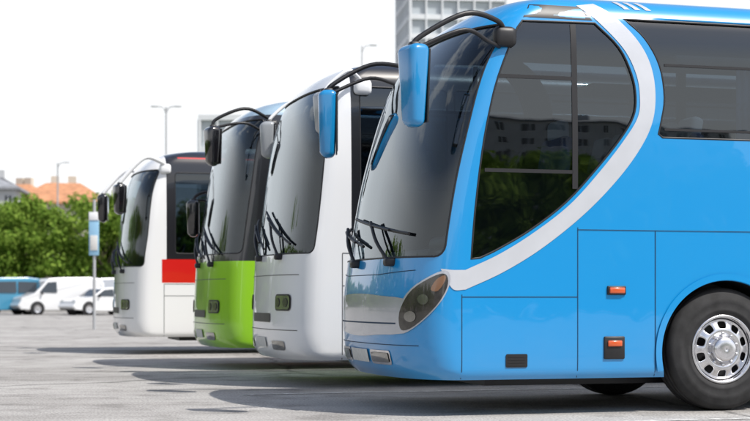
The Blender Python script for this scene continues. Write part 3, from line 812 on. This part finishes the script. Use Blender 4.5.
def office(name, loc, w, d, h, fl, rz=0, plant=True, gl=(0.42, 0.46, 0.49)):  # tower materials made paler in colour to imitate distance haze
    E = empty(name, loc, rz)
    bm = bmesh.new(); addbox(bm, (0, 0, h/2), (w-0.6, d-0.6, h)); bm_ob('glazing', bm, simple('hazed_office_glass', gl, 0.1), E)
    bm = bmesh.new(); k = int(h/fl)
    for i in range(k+1): addbox(bm, (0, 0, i*fl), (w, d, 0.45))
    for i in range(int(w/1.4)+1):
        for sy in (-1, 1): addbox(bm, (-w/2+0.1+i*(w-0.2)/int(w/1.4), sy*(d/2-0.1), h/2), (0.14, 0.3, h-0.3))
    for i in range(int(d/1.4)+1):
        for sx in (-1, 1): addbox(bm, (sx*(w/2-0.1), -d/2+0.1+i*(d-0.2)/int(d/1.4), h/2), (0.3, 0.14, h-0.32))
    bm_ob('slabs_and_fins', bm, M_wall3, E)
    if plant:
        bm = bmesh.new(); addbox(bm, (0, 0, h+1.4), (w*0.5, d*0.5, 2.2)); bm_ob('plant_room', bm, M_steel, E)
    return E
office('office_tower', (7.0, 140, 0), 9.0, 9, 42, 1.75, 0.12)
office('office_block', (-10.6, 126, 0), 7.6, 8, 15.6, 2.6, 0.0, False)

# ================================================================== STREET FURNITURE
def lamp(loc, h, arms=2, r=0.07):
    E = empty('street_lamp', loc)
    tube('pole', [(0, 0, 0), (0, 0, h*0.5), (0, 0, h)], r, M_steel, E, 1)
    for s in ((-1, 1) if arms == 2 else (1,)):
        tube('arm', [(0, 0, h-0.5), (s*0.2, 0, h-0.05), (s*0.6, 0, h+0.05)], r*0.6, M_steel, E, 5)
        box('lantern', (s*0.8, 0, h+0.04), (0.5, 0.22, 0.1), M_steel, E, 0.04)
    box('base', (0, 0, 0.2), (0.35, 0.35, 0.4), M_steel, E, 0.04)
lamp((-14.2, 102, 0), 13.9)
lamp((-27.5, 130, 0), 12.6, 1)
lamp((-0.9, 104, 0), 18.4, 1, 0.05)

E = empty('bus_stop_sign', (-8.42, 45, 0))
tube('post', [(0, 0, 0), (0, 0, 3.9)], 0.045, M_steel, E, 1)
M_signb = simple('blue_sign_face', (0.25, 0.45, 0.62), 0.4)
box('sign_panel', (0, -0.06, 2.75), (0.30, 0.03, 1.05), M_signb, E, 0.01)
box('sign_header', (0, -0.08, 3.4), (0.30, 0.03, 0.25), M_whitep, E, 0.01)
box('sign_notice', (0, -0.085, 2.6), (0.22, 0.02, 0.45), M_plate, E, 0.005)

# ================================================================== DISTANT CARS
def car(name, loc, rz, prof, belt, paint, W=0.9, windows=(), screen=None, wheels=(0.8, 3.3), wr=0.33, inset=0.17):
    """prof: closed side outline (x, z), nose at x=0; upper part leans in"""
    E = empty(name, loc, rz); top = max(p[1] for p in prof)
    def lat(z): return W if z <= belt else W-inset*(z-belt)/(top-belt)
    P = [tuple(v) for v in cr(prof, 2, True)]; k = len(P)
    vs = []; fs = []
    cx = sum(p[0] for p in P)/k; cz = sum(p[1] for p in P)/k
    for f, ys, shh in ((1.0, -1, 0.95), (0.985, -1, 0.985), (0.93, -1, 1.0), (0.93, 1, 1.0), (0.985, 1, 0.985), (1.0, 1, 0.95)):
        for x, z in P:
            xx = cx+(x-cx)*shh; zz = cz+(z-cz)*shh
            vs.append((xx, ys*lat(zz)*f, zz))
    for r in range(5):
        for i in range(k):
            j = (i+1) % k; fs.append((r*k+i, r*k+j, (r+1)*k+j, (r+1)*k+i))
    fs.append(list(range(k))[::-1]); fs.append([5*k+i for i in range(k)])
    meshob('body', vs, fs, paint, E, False)
    for poly in windows:
        for s in (-1, 1):
            q = [(x, s*(lat(z)+0.008), z) for x, z in poly]
            meshob('side_window', q, [list(range(len(q)))], M_win, E)
    if screen:
        (x0, z0), (x1, z1) = screen
        a, c = lat(z0)*0.86, lat(z1)*0.86
        meshob('windscreen', [(x0, -a, z0), (x0, a, z0), (x1, c, z1), (x1, -c, z1)], [(0, 1, 2, 3)], M_win, E)
    for wx in wheels:
        for s in (-1, 1):
            lathe('wheel_arch', [(wr+0.07, 0.0), (0.001, 0.0)], 24, M_dark, E, (wx, s*(W+0.004), wr+0.02), s)
            lathe('tyre', [(wr*0.6, 0.03), (wr*0.95, 0.03), (wr, 0.0), (wr, -0.18)], 24, M_rubber, E, (wx, s*W, wr), s)
            lathe('hubcap', [(wr*0.6, 0.03), (wr*0.5, 0.015), (0.05, 0.035), (0.001, 0.035)], 20, M_chrome, E, (wx, s*W, wr), s)
    for s in (-1, 1):
        box('headlamp', (0.06, s*W*0.72, 0.72), (0.12, 0.3, 0.16), M_lamp, E, 0.03)
        box('door_mirror', (screen[0][0]+0.35 if screen else 1.3, s*(W+0.08), belt+0.08), (0.1, 0.16, 0.14), M_dark, E, 0.03)
    box('grille', (0.0, 0, 0.55), (0.05, W*1.1, 0.16), M_dark, E, 0.02)
    box('bumper', (0.0, 0, 0.34), (0.1, W*1.7, 0.14), M_dark, E, 0.03)
    return E
van_p = [(0.0, 0.3), (-0.02, 0.75), (0.12, 0.98), (0.75, 1.18), (1.45, 1.88), (1.75, 2.02), (3.2, 2.06), (4.55, 2.0), (4.7, 1.3), (4.72, 0.4), (4.6, 0.28), (2.3, 0.25)]
van_w = [[(1.0, 1.22), (1.5, 1.78), (2.0, 1.82), (2.0, 1.22)], [(2.1, 1.22), (2.1, 1.82), (3.2, 1.84), (3.2, 1.22)], [(3.3, 1.22), (3.3, 1.84), (4.4, 1.8), (4.45, 1.22)]]
car_p = [(0.0, 0.3), (-0.02, 0.65), (0.15, 0.82), (1.0, 0.97), (1.75, 1.42), (2.3, 1.5), (3.2, 1.47), (3.9, 1.1), (4.15, 1.0), (4.2, 0.45), (4.1, 0.28), (2.0, 0.22)]
car_w = [[(1.2, 1.0), (1.78, 1.36), (2.35, 1.41), (2.35, 1.0)], [(2.43, 1.0), (2.43, 1.41), (3.1, 1.38), (3.6, 1.05)]]
M_cw = simple('white_car_paint', (0.66, 0.67, 0.68), 0.3, coat=0.8); M_cb = simple('blue_car_paint', (0.02, 0.12, 0.33), 0.3, coat=0.8)
M_cs = simple('silver_car_paint', (0.36, 0.38, 0.41), 0.3, 0.4, 0.8); M_ct = simple('teal_car_paint', (0.03, 0.20, 0.33), 0.3, coat=0.8)
scr = ((0.80, 1.24), (1.40, 1.84)); csc = ((1.05, 1.0), (1.68, 1.40))
car('parked_van', (-19.6, 82, 0), rad(28), van_p, 1.1, M_cw, 0.95, van_w[:1], scr, (0.9, 3.8))
car('parked_van', (-23.0, 82, 0), rad(30), van_p, 1.1, M_ct, 0.92, van_w, scr, (0.9, 3.8))
car('parked_van', (-17.4, 84, 0), rad(32), van_p, 1.1, M_cs, 0.92, van_w[:1], scr, (0.9, 3.8))
car('parked_car', (-16.4, 80, 0), rad(40), car_p, 0.95, M_cw, 0.88, car_w, csc)
car('parked_van', (-26.8, 90, 0), rad(30), van_p, 1.1, M_cb, 0.92, van_w, scr, (0.9, 3.8))
car('parked_car', (-31.5, 88, 0), rad(30), car_p, 0.95, M_cw, 0.88, car_w, csc)

# ================================================================== LIGHT
el = rad(54); az = Vector((0.86, -0.51)).normalized()
sd = Vector((az.x*math.cos(el), az.y*math.cos(el), math.sin(el)))
sun = bpy.data.lights.new('sun', 'SUN'); sun.energy = 5.0; sun.angle = rad(0.5); sun.color = (1, 0.96, 0.90)
so = bpy.data.objects.new('sun', sun); link(so); so.rotation_euler = sd.to_track_quat('Z', 'Y').to_euler()
w = bpy.data.worlds.new('World'); scene.world = w; w.use_nodes = True
n = w.node_tree.nodes; l = w.node_tree.links
sky = n.new('ShaderNodeTexSky'); sky.sky_type = 'NISHITA'; sky.sun_disc = False
sky.sun_elevation = el; sky.sun_rotation = math.atan2(sd.x, sd.y); sky.dust_density = 2; sky.air_density = 1.0
# bright summer haze: thick at the horizon, thinning and broken by cloud towards the zenith
tc = n.new('ShaderNodeTexCoord'); sp = n.new('ShaderNodeSeparateXYZ'); l.new(tc.outputs['Generated'], sp.inputs[0])
rp = n.new('ShaderNodeValToRGB'); e = rp.color_ramp.elements
e[0].position = 0.0; e[0].color = (1, 1, 1, 1); e[1].position = 0.8; e[1].color = (0.0, 0.0, 0.0, 1)
k = rp.color_ramp.elements.new(0.24); k.color = (0.9, 0.9, 0.9, 1)
k = rp.color_ramp.elements.new(0.36); k.color = (0.15, 0.15, 0.15, 1)
l.new(sp.outputs['Z'], rp.inputs['Fac'])
no = n.new('ShaderNodeTexNoise'); no.inputs['Scale'].default_value = 3.0; no.inputs['Detail'].default_value = 8
mpg = n.new('ShaderNodeMapping'); mpg.inputs['Scale'].default_value = (1, 1, 2.5); l.new(tc.outputs['Generated'], mpg.inputs[0]); l.new(mpg.outputs[0], no.inputs['Vector'])
cr2 = n.new('ShaderNodeValToRGB'); e = cr2.color_ramp.elements; e[0].position = 0.53; e[0].color = (0, 0, 0, 1); e[1].position = 0.63; e[1].color = (0.6, 0.6, 0.6, 1)
l.new(no.outputs['Fac'], cr2.inputs['Fac'])
mxm = n.new('ShaderNodeMath'); mxm.operation = 'MAXIMUM'; l.new(rp.outputs[0], mxm.inputs[0]); l.new(cr2.outputs[0], mxm.inputs[1])
mix = n.new('ShaderNodeMix'); mix.data_type = 'RGBA'; mix.inputs['B'].default_value = (7.6, 7.7, 7.8, 1)
l.new(mxm.outputs[0], mix.inputs['Factor']); l.new(sky.outputs[0], mix.inputs['A'])
l.new(mix.outputs['Result'], n['Background'].inputs[0])
n['Background'].inputs[1].default_value = 0.15

# ================================================================== CAMERA
cam = bpy.data.cameras.new('camera'); cam.lens = 72; cam.sensor_width = 36; cam.shift_y = 86.5/750
cam.clip_start = 0.1; cam.clip_end = 4000
cam.dof.use_dof = True; cam.dof.focus_distance = 13.0; cam.dof.aperture_fstop = 2.4
co = bpy.data.objects.new('camera', cam); link(co); co.location = (0, 0, 0.98); co.rotation_euler = (rad(90), 0, 0)
scene.camera = co
